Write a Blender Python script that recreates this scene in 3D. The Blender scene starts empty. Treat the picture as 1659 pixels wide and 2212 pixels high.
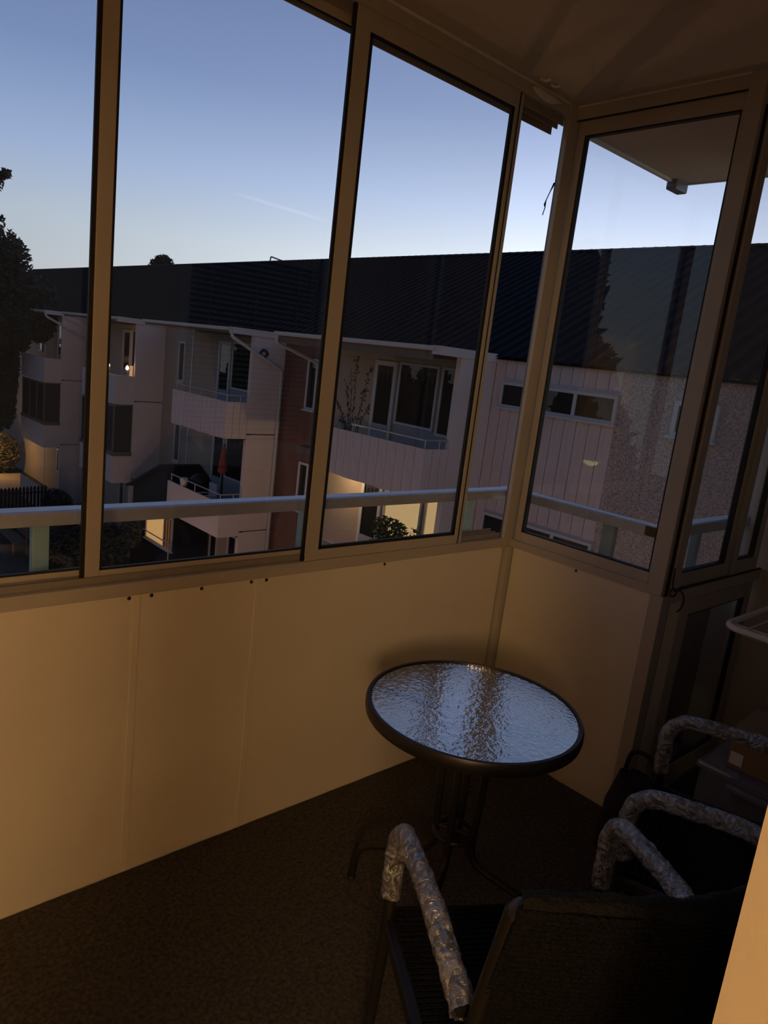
import bpy, bmesh, math, random
from mathutils import Vector, Matrix, noise
random.seed(7)
scene = bpy.context.scene
COL = scene.collection

# ------------------------------------------------------------------ camera
FPX, YAW, PITCH, ROLL = 1556.53, 0.7491184, -0.2066213, 0.1196699
def cam_axes():
    f = Vector((math.sin(YAW)*math.cos(PITCH), math.cos(YAW)*math.cos(PITCH), math.sin(PITCH)))
    r = Vector((math.cos(YAW), -math.sin(YAW), 0)); u = r.cross(f)
    return math.cos(ROLL)*r+math.sin(ROLL)*u, -math.sin(ROLL)*r+math.cos(ROLL)*u, f
cr, cu, cf = cam_axes()
cam_data = bpy.data.cameras.new('camera'); cam = bpy.data.objects.new('camera', cam_data); COL.objects.link(cam)
cam_data.sensor_fit = 'HORIZONTAL'; cam_data.sensor_width = 36; cam_data.lens = 36*FPX/1659
cam_data.clip_start = .02; cam_data.clip_end = 500
cam.matrix_world = Matrix(((cr.x, cu.x, -cf.x, 0), (cr.y, cu.y, -cf.y, 0), (cr.z, cu.z, -cf.z, 1.6), (0, 0, 0, 1)))
scene.camera = cam

# ------------------------------------------------------------------ sky
SUN_AZ = math.radians(64)          # afterglow direction, measured from +Y towards +X
world = bpy.data.worlds.new('dusk_sky'); scene.world = world; world.use_nodes = True
nt = world.node_tree; N = nt.nodes; L = nt.links; N.clear()
def wn(t, **k):
    n = N.new(t)
    for a, b in k.items(): setattr(n, a, b)
    return n
def wm(op, a, b=None, clamp=False):
    n = wn('ShaderNodeMath', operation=op, use_clamp=clamp)
    for i, v in enumerate((a, b)):
        if v is None: continue
        if isinstance(v, (int, float)): n.inputs[i].default_value = v
        else: L.new(v, n.inputs[i])
    return n.outputs[0]
tc = wn('ShaderNodeTexCoord'); sep = wn('ShaderNodeSeparateXYZ'); L.new(tc.outputs['Generated'], sep.inputs[0])
zc = wm('MAXIMUM', sep.outputs[2], 0.0)
ramp = wn('ShaderNodeValToRGB'); L.new(zc, ramp.inputs[0])
stops = [(0, (.56, .55, .55)), (.12, (.50, .58, .68)), (.2, (.36, .475, .73)), (.3, (.215, .305, .55)), (.42, (.148, .215, .425)), (.7, (.075, .125, .29)), (1, (.05, .09, .23))]
el = ramp.color_ramp.elements
el[0].position = 0; el[0].color = (*stops[0][1], 1); el[1].position = 1; el[1].color = (*stops[-1][1], 1)
for p_, c_ in stops[1:-1]:
    e = el.new(p_); e.color = (*c_, 1)
hl = wm('SQRT', wm('ADD', wm('ADD', wm('MULTIPLY', sep.outputs[0], sep.outputs[0]), wm('MULTIPLY', sep.outputs[1], sep.outputs[1])), 1e-4))
caz = wm('DIVIDE', wm('ADD', wm('MULTIPLY', sep.outputs[0], math.sin(SUN_AZ)), wm('MULTIPLY', sep.outputs[1], math.cos(SUN_AZ))), hl)
glow = wm('MULTIPLY', wm('POWER', wm('MAXIMUM', caz, 0.0), 7.0), wm('POWER', wm('SUBTRACT', 1.0, zc, True), 7.0))
side = wm('ADD', wm('MULTIPLY', caz, .33), .69)       # the sky darkens away from the afterglow
mixc = wn('ShaderNodeVectorMath', operation='SCALE'); L.new(ramp.outputs[0], mixc.inputs[0]); L.new(side, mixc.inputs['Scale'])
gl = wn('ShaderNodeVectorMath', operation='SCALE'); gl.inputs[0].default_value = (1.5, 1.42, 1.3); L.new(glow, gl.inputs['Scale'])
add = wn('ShaderNodeVectorMath', operation='ADD'); L.new(mixc.outputs[0], add.inputs[0]); L.new(gl.outputs[0], add.inputs[1])
# thin vapour trail high in the sky
def wdot(vec):
    n_ = wn('ShaderNodeVectorMath', operation='DOT_PRODUCT'); L.new(tc.outputs['Generated'], n_.inputs[0]); n_.inputs[1].default_value = vec; return n_.outputs['Value']
acr = wm('SUBTRACT', 1.0, wm('DIVIDE', wm('ABSOLUTE', wdot((-0.02026, 0.21647, -0.97608))), .0028), True)
alg = wm('MULTIPLY', wm('SUBTRACT', wdot((0.53162, 0.82916, 0.17285)), 0.998015), 700.0, True)
trail = wm('MULTIPLY', wm('MULTIPLY', acr, alg), .075)
tcol = wn('ShaderNodeVectorMath', operation='SCALE'); tcol.inputs[0].default_value = (1.0, .95, .85); L.new(trail, tcol.inputs['Scale'])
add2 = wn('ShaderNodeVectorMath', operation='ADD'); L.new(add.outputs[0], add2.inputs[0]); L.new(tcol.outputs[0], add2.inputs[1]); add = add2
bg = wn('ShaderNodeBackground'); L.new(add.outputs[0], bg.inputs[0]); bg.inputs[1].default_value = 1.07
wo = wn('ShaderNodeOutputWorld'); L.new(bg.outputs[0], wo.inputs[0])

vs = scene.view_settings
vs.view_transform = 'Standard'; vs.look = 'None'; vs.gamma = 1; vs.exposure = 0.0; vs.use_curve_mapping = False

# ------------------------------------------------------------------ helpers
MATS = {}
def mat(name, col, rough=.6, metal=0., var=0., vscale=8., bump=0., bscale=60., spec=.5, emit=None, estr=0., kind='noise', col2=None, stretch=(1, 1, 1)):
    if name in MATS: return MATS[name]
    m = bpy.data.materials.new(name); m.use_nodes = True; t = m.node_tree; b = t.nodes['Principled BSDF']
    b.inputs['Base Color'].default_value = (*col, 1); b.inputs['Roughness'].default_value = rough
    b.inputs['Metallic'].default_value = metal; b.inputs['Specular IOR Level'].default_value = spec
    if var or bump or col2:
        tcn = t.nodes.new('ShaderNodeTexCoord'); mp = t.nodes.new('ShaderNodeMapping'); mp.inputs['Scale'].default_value = stretch
        t.links.new(tcn.outputs['Object'], mp.inputs[0])
    if var or col2:
        if kind == 'voronoi':
            nz = t.nodes.new('ShaderNodeTexVoronoi'); nz.inputs['Scale'].default_value = vscale; out = nz.outputs['Color']
        else:
            nz = t.nodes.new('ShaderNodeTexNoise'); nz.inputs['Scale'].default_value = vscale; nz.inputs['Detail'].default_value = 6; out = nz.outputs['Fac']
        t.links.new(mp.outputs[0], nz.inputs['Vector'])
        r = t.nodes.new('ShaderNodeValToRGB'); t.links.new(out, r.inputs[0])
        c2 = col2 if col2 else tuple(c*(1-var) for c in col); c1 = col if col2 else tuple(min(1, c*(1+var*.6)) for c in col)
        r.color_ramp.elements[0].position = .3; r.color_ramp.elements[0].color = (*c2, 1)
        r.color_ramp.elements[1].position = .7; r.color_ramp.elements[1].color = (*c1, 1)
        t.links.new(r.outputs[0], b.inputs['Base Color'])
    if bump:
        n2 = t.nodes.new('ShaderNodeTexNoise'); n2.inputs['Scale'].default_value = bscale; n2.inputs['Detail'].default_value = 4
        t.links.new(mp.outputs[0], n2.inputs['Vector'])
        bp = t.nodes.new('ShaderNodeBump'); bp.inputs['Strength'].default_value = bump; bp.inputs['Distance'].default_value = .02
        t.links.new(n2.outputs['Fac'], bp.inputs['Height']); t.links.new(bp.outputs[0], b.inputs['Normal'])
    if emit:
        b.inputs['Emission Color'].default_value = (*emit, 1); b.inputs['Emission Strength'].default_value = estr
    MATS[name] = m; return m

def glass_mat(name, tint=(.96, .97, .97), refl=(1, 1, 1), base=.04, gain=.96, rough=.0, haze=0., hazecol=(.6, .6, .62), bump=0., bscale=40.):
    """thin architectural glass: straight-through transmission plus Fresnel reflection, optional diffuse haze"""
    if name in MATS: return MATS[name]
    m = bpy.data.materials.new(name); m.use_nodes = True; t = m.node_tree; t.nodes.clear()
    n = t.nodes.new; lk = t.links.new
    lw = n('ShaderNodeLayerWeight'); lw.inputs[0].default_value = .5
    pw = n('ShaderNodeMath'); pw.operation = 'POWER'; pw.inputs[1].default_value = 5; lk(lw.outputs['Facing'], pw.inputs[0])
    ma = n('ShaderNodeMath'); ma.operation = 'MULTIPLY_ADD'; ma.inputs[1].default_value = gain; ma.inputs[2].default_value = base; lk(pw.outputs[0], ma.inputs[0])
    tr = n('ShaderNodeBsdfTransparent'); tr.inputs[0].default_value = (*tint, 1)
    gl_ = n('ShaderNodeBsdfGlossy'); gl_.inputs['Roughness'].default_value = rough; gl_.inputs['Color'].default_value = (*refl, 1)
    first = tr.outputs[0]
    if haze:
        df = n('ShaderNodeBsdfDiffuse'); df.inputs[0].default_value = (*hazecol, 1)
        mh = n('ShaderNodeMixShader'); mh.inputs[0].default_value = haze; lk(tr.outputs[0], mh.inputs[1]); lk(df.outputs[0], mh.inputs[2]); first = mh.outputs[0]
    mx = n('ShaderNodeMixShader'); lk(ma.outputs[0], mx.inputs[0]); lk(first, mx.inputs[1]); lk(gl_.outputs[0], mx.inputs[2])
    if bump:
        tcn = n('ShaderNodeTexCoord'); nz = n('ShaderNodeTexNoise'); nz.inputs['Scale'].default_value = bscale; nz.inputs['Detail'].default_value = 2.0
        lk(tcn.outputs['Object'], nz.inputs['Vector'])
        bp = n('ShaderNodeBump'); bp.inputs['Strength'].default_value = bump; bp.inputs['Distance'].default_value = .01
        lk(nz.outputs['Fac'], bp.inputs['Height']); lk(bp.outputs[0], gl_.inputs['Normal']); lk(bp.outputs[0], lw.inputs['Normal'])
    o = n('ShaderNodeOutputMaterial'); lk(mx.outputs[0], o.inputs[0]); MATS[name] = m; return m

def emis(name, col, s):
    if name in MATS: return MATS[name]
    m = bpy.data.materials.new(name); m.use_nodes = True; t = m.node_tree; t.nodes.clear()
    e = t.nodes.new('ShaderNodeEmission'); e.inputs[0].default_value = (*col, 1); e.inputs[1].default_value = s
    o = t.nodes.new('ShaderNodeOutputMaterial'); t.links.new(e.outputs[0], o.inputs[0]); MATS[name] = m; return m

BASE = {}
class MB:
    """collects geometry for one mesh object"""
    def __init__(s): s.v = []; s.f = []; s.smooth = False
    def box(s, x0, x1, y0, y1, z0, z1):
        if x0 > x1: x0, x1 = x1, x0
        if y0 > y1: y0, y1 = y1, y0
        if z0 > z1: z0, z1 = z1, z0
        b = len(s.v)
        s.v += [(x, y, z) for z in (z0, z1) for y in (y0, y1) for x in (x0, x1)]
        s.f += [tuple(b+i for i in q) for q in ((0, 2, 3, 1), (4, 5, 7, 6), (0, 1, 5, 4), (2, 6, 7, 3), (0, 4, 6, 2), (1, 3, 7, 5))]
        return s
    def prism(s, poly, axis, a0, a1):
        """poly: 2-D points in the other two axes (in xyz order), extruded along axis"""
        b = len(s.v); n = len(poly)
        for a in (a0, a1):
            for p in poly:
                s.v.append({'x': (a, p[0], p[1]), 'y': (p[0], a, p[1]), 'z': (p[0], p[1], a)}[axis])
        s.f.append(tuple(b+i for i in range(n))[::-1]); s.f.append(tuple(b+n+i for i in range(n)))
        for i in range(n): j = (i+1) % n; s.f.append((b+i, b+j, b+n+j, b+n+i))
        return s
    def tube(s, pts, r, seg=10, cap=True, rfun=None, closed=False):
        pts = [Vector(p) for p in pts]; b = len(s.v); n = len(pts)
        t0 = (pts[1]-pts[0]).normalized(); up = Vector((0, 0, 1)) if abs(t0.z) < .9 else Vector((1, 0, 0))
        nrm = t0.cross(up).normalized(); prev = t0
        for i, p in enumerate(pts):
            if closed: t = (pts[(i+1) % n]-pts[i-1]).normalized()
            else: t = (pts[min(i+1, n-1)]-pts[max(i-1, 0)]).normalized()
            q = prev.rotation_difference(t); nrm = (q @ nrm).normalized(); prev = t
            bi = t.cross(nrm)
            for k in range(seg):
                a = 2*math.pi*k/seg; d = math.cos(a)*nrm+math.sin(a)*bi
                rr = r if rfun is None else rfun(i, k, p, d)
                s.v.append(tuple(p+d*rr))
        for i in range(n if closed else n-1):
            i2 = (i+1) % n
            for k in range(seg):
                k2 = (k+1) % seg
                s.f.append((b+i*seg+k, b+i*seg+k2, b+i2*seg+k2, b+i2*seg+k))
        if cap and not closed:
            s.f.append(tuple(b+k for k in range(seg))[::-1]); s.f.append(tuple(b+(n-1)*seg+k for k in range(seg)))
        s.smooth = True; return s
    def lathe(s, prof, c=(0, 0, 0), seg=32, closed=False):
        b = len(s.v); n = len(prof)
        for r, z in prof:
            for k in range(seg):
                a = 2*math.pi*k/seg; s.v.append((c[0]+r*math.cos(a), c[1]+r*math.sin(a), c[2]+z))
        for i in range(n if closed else n-1):
            i2 = (i+1) % n
            for k in range(seg):
                k2 = (k+1) % seg
                s.f.append((b+i*seg+k, b+i*seg+k2, b+i2*seg+k2, b+i2*seg+k))
        if not closed:
            s.f.append(tuple(b+k for k in range(seg))[::-1]); s.f.append(tuple(b+(n-1)*seg+k for k in range(seg)))
        s.smooth = True; return s
    def build(s, name, m, parent=None, bevel=0., label=None, smooth=None):
        me = bpy.data.meshes.new(name)
        xs = [v[0] for v in s.v]; ys = [v[1] for v in s.v]; zs = [v[2] for v in s.v]
        c = Vector(((min(xs)+max(xs))/2, (min(ys)+max(ys))/2, min(zs)))
        me.from_pydata([(v[0]-c.x, v[1]-c.y, v[2]-c.z) for v in s.v], [], s.f); me.update()
        if bevel:
            bm = bmesh.new(); bm.from_mesh(me)
            bmesh.ops.bevel(bm, geom=bm.edges[:], offset=bevel, segments=2, profile=.6, affect='EDGES', clamp_overlap=True)
            bm.to_mesh(me); bm.free()
        sm = s.smooth if smooth is None else smooth
        if sm:
            me.polygons.foreach_set('use_smooth', [True]*len(me.polygons))
            try: me.set_sharp_from_angle(angle=math.radians(42))
            except Exception: pass
        if m: me.materials.append(m if not isinstance(m, str) else MATS[m])
        o = bpy.data.objects.new(name, me); COL.objects.link(o); BASE[o.name] = c.copy()
        if parent is not None: o.parent = parent; o.location = c-BASE[parent.name]
        else: o.location = c
        if label: o['label'] = label
        return o
def B(*a): return MB().box(*a)
def tag(o, label, cat=None, group=None, kind=None):
    o['label'] = label
    if cat: o['category'] = cat
    if group: o['group'] = group
    if kind: o['kind'] = kind
    return o
def empty(name, loc=(0, 0, 0), base=None):
    o = bpy.data.objects.new(name, None); COL.objects.link(o); o.location = loc; o.empty_display_size = .1
    BASE[o.name] = Vector(loc) if base is None else Vector(base); return o
def struct(o, label, cat='structure'):
    return tag(o, label, cat, kind='structure')
def fillet(pts, r, n=6):
    pts = [Vector(p) for p in pts]; out = [pts[0]]
    for i in range(1, len(pts)-1):
        a = pts[i-1]-pts[i]; c = pts[i+1]-pts[i]; d = min(r, a.length*.49, c.length*.49)
        p0 = pts[i]+a.normalized()*d; p2 = pts[i]+c.normalized()*d
        for k in range(n+1):
            t = k/n; out.append((1-t)**2*p0+2*t*(1-t)*pts[i]+t*t*p2)
    out.append(pts[-1]); return out
def densify(pts, step):
    out = [Vector(pts[0])]
    for a, b in zip(pts[:-1], pts[1:]):
        a = Vector(a); b = Vector(b); n = max(1, int((b-a).length/step))
        for k in range(1, n+1): out.append(a.lerp(b, k/n))
    return out
def copy_tree(o, parent=None):
    c = o.copy(); COL.objects.link(c); c.parent = parent
    for ch in o.children: copy_tree(ch, c)
    return c

# ------------------------------------------------------------------ materials
M_alu = mat('painted_aluminium', (.46, .40, .33), .42, var=.06, vscale=3, spec=.4)
M_aluraw = mat('bare_aluminium_rail', (.50, .50, .50), .42, .35, var=.08, vscale=20)
M_post = mat('pale_green_railing_paint', (.32, .47, .46), .5, var=.1, vscale=12)
M_rubber = mat('black_rubber', (.012, .011, .010), .6)
M_panel = mat('cream_wall_panel', (.74, .645, .52), .55, var=.05, vscale=2.5, bump=.05, bscale=140, spec=.3)
M_ceil = mat('cream_ceiling_paint', (.56, .47, .36), .8, var=.06, vscale=2, bump=.08, bscale=200, spec=.2)
M_caulk = mat('old_white_caulk', (.66, .60, .52), .7, var=.1, vscale=30)
M_carpet = mat('brown_carpet', (.098, .083, .066), .95, var=.45, vscale=90, bump=.5, bscale=400, spec=.05)
M_wallpaint = mat('warm_wall_paint', (.70, .58, .42), .6, var=.04, vscale=3, bump=.05, bscale=200)
M_white = mat('white_gloss_paint', (.78, .74, .66), .35)
M_glass = glass_mat('window_glass', haze=.004)
M_glass_side = glass_mat('side_window_glass', haze=.012)
M_dark = mat('dark_steel', (.022, .019, .017), .38, .3)
M_black = mat('black_weave', (.010, .009, .009), .65, bump=.8, bscale=160, stretch=(1, 1, 1), spec=.12)
M_card = mat('cardboard', (.30, .18, .09), .8, var=.12, vscale=6)
M_screw = mat('dark_screw', (.05, .04, .035), .4, .6)

D, W, S_, C_, D2 = 1.8348, 2.4538, .890, 2.620, 1.1207     # front plane, side plane, parapet top, ceiling, set-back plane
YB = .17                                                     # outer face of the house wall
XR = 3.30                                                    # right-hand end wall

# ------------------------------------------------------------------ floor, ceiling, walls
XL = -2.2
# carpet with a slightly wavy edge
def carpet():
    bm = bmesh.new()
    edge = []
    n = 90
    for i in range(n+1):
        x = XL+(W-.012-XL)*i/n; edge.append((x, D-.006+.004*noise.noise(Vector((x*9, 0, 0)))))
    for i in range(1, 26):
        y = D-(D-D2)*i/26; edge.append((W-.006+.006*noise.noise(Vector((0, y*14, 3))), y))
    for i in range(1, 21):
        x = W+(XR-W)*i/20; edge.append((x, D2-.004))
    edge += [(XR, YB), (XL, YB)]
    mb = MB(); b = 0; k = len(edge)
    mb.v = [(x, y, -.02) for x, y in edge]+[(x, y, .004) for x, y in edge]
    mb.f = [tuple(range(k)), tuple(range(2*k-1, k-1, -1))]+[(i, i+k, (i+1) % k+k, (i+1) % k) for i in range(k)]
    return mb
fl = carpet().build('floor', M_carpet); struct(fl, 'dark brown carpet covering the balcony floor', 'floor')
slab = B(XL, XR, -.15, D+.05, -.22, -.02).build('floor', mat('concrete', (.35, .33, .3), .9, var=.15, vscale=5)); struct(slab, 'concrete balcony slab under the carpet', 'floor')
ceil = empty('ceiling', (0.6, .9, C_)); struct(ceil, 'cream painted ceiling slab with overhanging eave', 'ceiling')
B(XL, 3.57, -.2, 1.965, C_, C_+.20).build('slab', M_ceil, ceil)
B(XL, 3.575, 1.965, 1.985, C_-.012, C_+.22).build('fascia', M_white, ceil)
B(3.57, 3.585, -.2, 1.985, C_-.004, C_+.22).build('fascia', M_white, ceil)
B(3.47, 3.590, 1.94, 1.995, C_-.045, C_+.02).build('gutter_end', mat('zinc', (.20, .20, .21), .5, .4), ceil, bevel=.01)
mb = MB(); pts = []
for i in range(60):
    x = XL+(W-XL)*i/59; pts.append((x, D-.004, C_-.003))
mb.tube(pts, .008, 6, rfun=lambda i, k, p, d: .006+.006*abs(noise.noise(p*14))); mb.build('caulk_bead', M_caulk, ceil)
mb = MB(); mb.tube([(W-.004, D-(D-.4)*i/30, C_-.002) for i in range(31)], .007, 6, rfun=lambda i, k, p, d: .004+.005*abs(noise.noise(p*12))); mb.build('caulk_bead', M_caulk, ceil)
for (x, y, dx, dy, s) in ((2.16, 1.79, .01, -.028, .006), (2.22, 1.79, .012, -.02, .005)):
    MB().tube([(x, y, C_-.002), (x+dx, y+dy*.5, C_-.008), (x+dx*2, y+dy, C_-.003)], s, 6).build('paint_flake', M_caulk, ceil)
mb = MB(); mb.tube([(2.165+.17*t, D-.012, C_-.022-.006*math.sin(3*t)) for t in [i/10 for i in range(11)]], .012, 8, rfun=lambda i, k, p, d: .016*math.sin(math.pi*min(1, .06+i/10.6))+.002); mb.build('paint_flake', M_caulk, ceil)
B(2.36, 2.405, 1.08, 1.105, C_-.006, C_+.002).build('paint_flake', M_caulk, ceil)

# front parapet: separate panels with recessed joints
wf = empty('wall_front', (1.2, D, 0)); struct(wf, 'cream panelled balcony parapet below the long windows', 'wall')
for x0, x1 in ((XL, -1.1), (-1.1, .02-.003), (.02, .812), (.815, 1.205), (1.208, W-.035)):
    mb = B(x0+.0015, x1-.0015, D, D+.03, -.02, S_); mb.build('panel', M_panel, wf, bevel=.0015)
for x in (.812, 1.2065): B(x-.010, x+.010, D-.003, D+.001, 0, S_-.004).build('joint_strip', M_panel, wf, bevel=.001)
B(XL, W, D+.03, D+.06, -.2, S_).build('backing_board', mat('grey_board', (.3, .3, .3), .8), wf)
def screw(x, y, z, ax, par):
    mb = MB(); mb.lathe([(.0055, 0), (.0055, .0015), (.003, .003)], seg=10)
    mb.v = [((x+v[0], y-v[2], z+v[1]) if ax == 'y' else (x-v[2], y+v[0], z+v[1])) for v in mb.v]; mb.build('screw', M_screw, par)
for x in (.79, .855, 1.01, 1.18, 1.235, 1.74): screw(x, D, S_-.012, 'y', wf)
ws = empty('wall_side', (W, 1.5, 0)); struct(ws, 'cream panelled end parapet below the side window', 'wall')
B(W, W+.03, D2+.045, D-.03, -.02, S_).build('panel', M_panel, ws, bevel=.0015)
B(W+.03, W+.06, D2, D+.06, -.2, S_).build('backing_board', MATS['grey_board'], ws)
screw(W, 1.49, S_-.012, 'x', ws)

# corner posts
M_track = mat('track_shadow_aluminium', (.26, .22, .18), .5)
tp = empty('trim_1', (W, D, 0)); struct(tp, 'brown aluminium corner post where front and side windows meet', 'post')
B(W-.052, W+.012, D-.012, D+.006, S_-.01, C_).build('post', M_alu, tp, bevel=.002)
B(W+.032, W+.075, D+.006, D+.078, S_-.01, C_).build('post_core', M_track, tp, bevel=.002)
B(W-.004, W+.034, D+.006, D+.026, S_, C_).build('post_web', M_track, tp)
B(W-.030, W+.01, D-.026, D+.01, -.01, S_).build('cover_strip', M_alu, tp, bevel=.003)
tp = empty('trim_2', (W, D2, 0)); struct(tp, 'brown aluminium post at the inner corner beside the chairs', 'post')
B(W-.008, W+.05, D2-.002, D2+.05, -.01, S_).build('post', M_alu, tp, bevel=.003)
B(W-.012, W+.018, D2+.006, D2+.06, S_, C_).build('post', M_alu, tp, bevel=.003)
B(W+.022, W+.075, D2-.012, D2+.03, S_, C_).build('post', M_alu, tp, bevel=.003)
B(W+.012, W+.028, D2-.002, D2+.02, S_, C_-.1).build('gap_seal', M_rubber, tp)

# sills and headers
def channel(name, label, parts):
    o = empty(name, parts[0][1][0::2]); struct(o, label, 'trim')
    for nm, b, m in parts: B(*b).build(nm, m, o, bevel=.002)
    return o
channel('trim_3', 'aluminium sill track along the front windows', [
    ('sill', (XL, W-.055, D-.010, D+.075, S_-.002, S_+.036), M_alu),
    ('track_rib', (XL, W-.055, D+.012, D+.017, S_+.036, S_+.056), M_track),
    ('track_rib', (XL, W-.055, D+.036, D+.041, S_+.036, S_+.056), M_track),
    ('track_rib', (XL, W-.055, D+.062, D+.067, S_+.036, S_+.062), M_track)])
channel('trim_4', 'aluminium header track along the front windows under the ceiling', [
    ('header', (XL, W-.055, D-.004, D+.08, C_-.048, C_), M_alu),
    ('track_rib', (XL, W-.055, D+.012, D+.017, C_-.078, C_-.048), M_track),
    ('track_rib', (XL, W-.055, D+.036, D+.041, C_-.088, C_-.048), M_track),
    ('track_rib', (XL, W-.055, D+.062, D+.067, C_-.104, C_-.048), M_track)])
channel('trim_5', 'aluminium sill under the side window', [('sill', (W-.008, W+.07, D2+.06, D-.012, S_-.002, S_+.030), M_alu)])
channel('trim_6', 'aluminium header above the side window', [('header', (W-.004, W+.08, D2+.06, D-.012, C_-.052, C_), M_alu), ('groove', (W-.006, W, D2+.06, D-.012, C_-.056, C_-.050), M_rubber)])
channel('trim_7', 'aluminium sill under the set back window', [('sill', (W+.05, XR, D2-.008, D2+.07, S_-.030, S_+.016), M_alu), ('groove', (W+.09, XR, D2-.010, D2, S_+.016, S_+.022), M_rubber)])
channel('trim_8', 'aluminium header above the set back window', [('header', (W+.03, XR, D2-.004, D2+.08, C_-.052, C_), M_alu)])

# sashes ------------------------------------------------------------
def sash(n, label, axis, a0, a1, pl, z0=S_+.034, z1=C_-.048, lw=.045, rw=.045, bh=.036, th=.055, dirn=1, gm=None, dep=.03, gasket=.007):
    """axis 'x': along x at y=pl ; axis 'y': along y at x=pl ; material towards +dirn"""
    def bx(u0, u1, d0, d1, za, zb):
        return B(u0, u1, pl+d0*dirn, pl+d1*dirn, za, zb) if axis == 'x' else B(pl+d0*dirn, pl+d1*dirn, u0, u1, za, zb)
    loc = ((a0+a1)/2, pl, z0) if axis == 'x' else (pl, (a0+a1)/2, z0)
    o = empty('window_%d' % n, loc); struct(o, label, 'window')
    bx(a0, a0+lw, 0, dep, z0, z1).build('stile', M_alu, o, bevel=.002)
    bx(a1-rw, a1, 0, dep, z0, z1).build('stile', M_alu, o, bevel=.002)
    bx(a0+lw, a1-rw, .001, dep-.001, z0, z0+bh).build('rail', M_alu, o, bevel=.002)
    bx(a0+lw, a1-rw, .001, dep-.001, z1-th, z1).build('rail', M_alu, o, bevel=.002)
    g = MB(); q = gasket
    for bxs in ((a0+lw, a0+lw+q, z0+bh, z1-th), (a1-rw-q, a1-rw, z0+bh, z1-th), (a0+lw, a1-rw, z0+bh, z0+bh+q*.8), (a0+lw, a1-rw, z1-th-q*.8, z1-th)):
        t_ = bx(bxs[0], bxs[1], .004, dep-.004, bxs[2], bxs[3]); k = len(g.v); g.v += t_.v; g.f += [tuple(i+k for i in f_) for f_ in t_.f]
    g.build('gasket', M_rubber, o)
    bx(a0+lw-.004, a1-rw+.004, dep*.5-.002, dep*.5+.002, z0+bh-.004, z1-th+.004).build('pane', gm or M_glass, o)
    return o
sash(1, 'sliding window pane left of the front row, next to the house partition', 'x', XL+.05, -.62, D+.060, dep=.018)
sash(2, 'sliding front window pane with the tree seen through it', 'x', -.66, .722, D+.040, rw=.042, dep=.018)
sash(3, 'wide sliding front window pane with blind reflections', 'x', .675, 1.444, D+.020, lw=.039, rw=.032, dep=.018)
sash(4, 'sliding front window pane in front of the heart curtain window', 'x', 1.376, 2.142, D+.000, lw=.054, rw=.040, gasket=.014, dep=.018)
B(.664, .675, D+.022, D+.030, S_+.034, C_-.05).build('brush_seal', M_rubber, bpy.data.objects['window_3'])
B(1.365, 1.376, D+.002, D+.010, S_+.034, C_-.05).build('brush_seal', M_rubber, bpy.data.objects['window_4'])
for za in (.908, .930): B(1.366, 1.374, D-.003, D+.002, za, za+.014).build('drain_slot', M_rubber, bpy.data.objects['window_4'])
B(2.118, 2.123, D-.002, D+.001, S_+.036, C_-.05).build('meeting_groove', M_rubber, bpy.data.objects['window_4'])
sash(5, 'fixed side window pane at the end of the balcony', 'y', D2+.055, D-.020, W+.004, lw=.020, rw=.030, bh=.05, th=.055, gm=M_glass_side, z0=S_+.02, z1=C_-.05)
sash(6, 'set back window pane beside the inner corner post', 'x', W+.028, 2.985, D2+.004, lw=.07, rw=.045, bh=.055, gm=M_glass_side, z0=S_+.02, z1=C_-.05)
sash(7, 'narrow set back window pane next to the end wall', 'x', 2.985, XR-.045, D2-.004, lw=.05, rw=.05, bh=.06, gm=M_glass_side, z0=S_+.02, z1=C_-.05)
sash(8, 'low glazed panel below the set back window behind the chairs', 'x', 2.615, XR-.02, D2+.002, z0=.01, z1=S_-.03, lw=.075, rw=.055, bh=.09, th=.075, gm=M_glass_side)
wc = empty('wall_corner', (2.56, D2, 0)); struct(wc, 'narrow cream panel right of the inner corner post', 'wall')
B(W+.05, 2.615, D2+.004, D2+.034, 0, S_-.03).build('panel', M_panel, wc, bevel=.002)
# end wall right, partition left, house wall with door and window openings
wr = B(XR, XR+.1, -.15, D2+.075, -.22, C_).build('wall_right', M_wallpaint); struct(wr, 'cream end wall behind the boxes and rack', 'wall')
wl = B(XL-.1, XL, -.15, D+.08, -.22, C_).build('wall_left', M_wallpaint); struct(wl, 'cream partition wall at the far left end of the balcony', 'wall')
wx = B(3.40, 3.44, D2-.9, 1.33, -1.2, C_-.02).build('trim_9', mat('pale_render', (.62, .60, .60), .8, var=.06, vscale=4)); struct(wx, 'pale exterior fin wall just outside the narrow set back pane', 'wall')
wb = empty('wall_back', (.6, YB, 0)); struct(wb, 'cream house wall with the balcony door and windows', 'wall')
Y0 = -.15
def wbx(x0, x1, z0, z1): B(x0, x1, Y0, YB, z0, z1).build('wall_section', M_wallpaint, wb)
wbx(XL-.1, -1.75, -.2, C_); wbx(-1.75, -.50, -.2, .45); wbx(-1.75, -.50, 2.12, C_); wbx(-.50, -.38, 2.12, C_); wbx(-.46, -.42, -.2, 2.12); wbx(-.50, -.38, -.2, .02)
wbx(-.38, .65, 2.15, C_); wbx(-.38, .65, -.2, .02); wbx(.65, 1.72, -.2, C_); wbx(1.72, 2.75, -.2, 1.0); wbx(1.72, 2.75, 2.15, C_); wbx(2.75, XR, -.2, C_)

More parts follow.
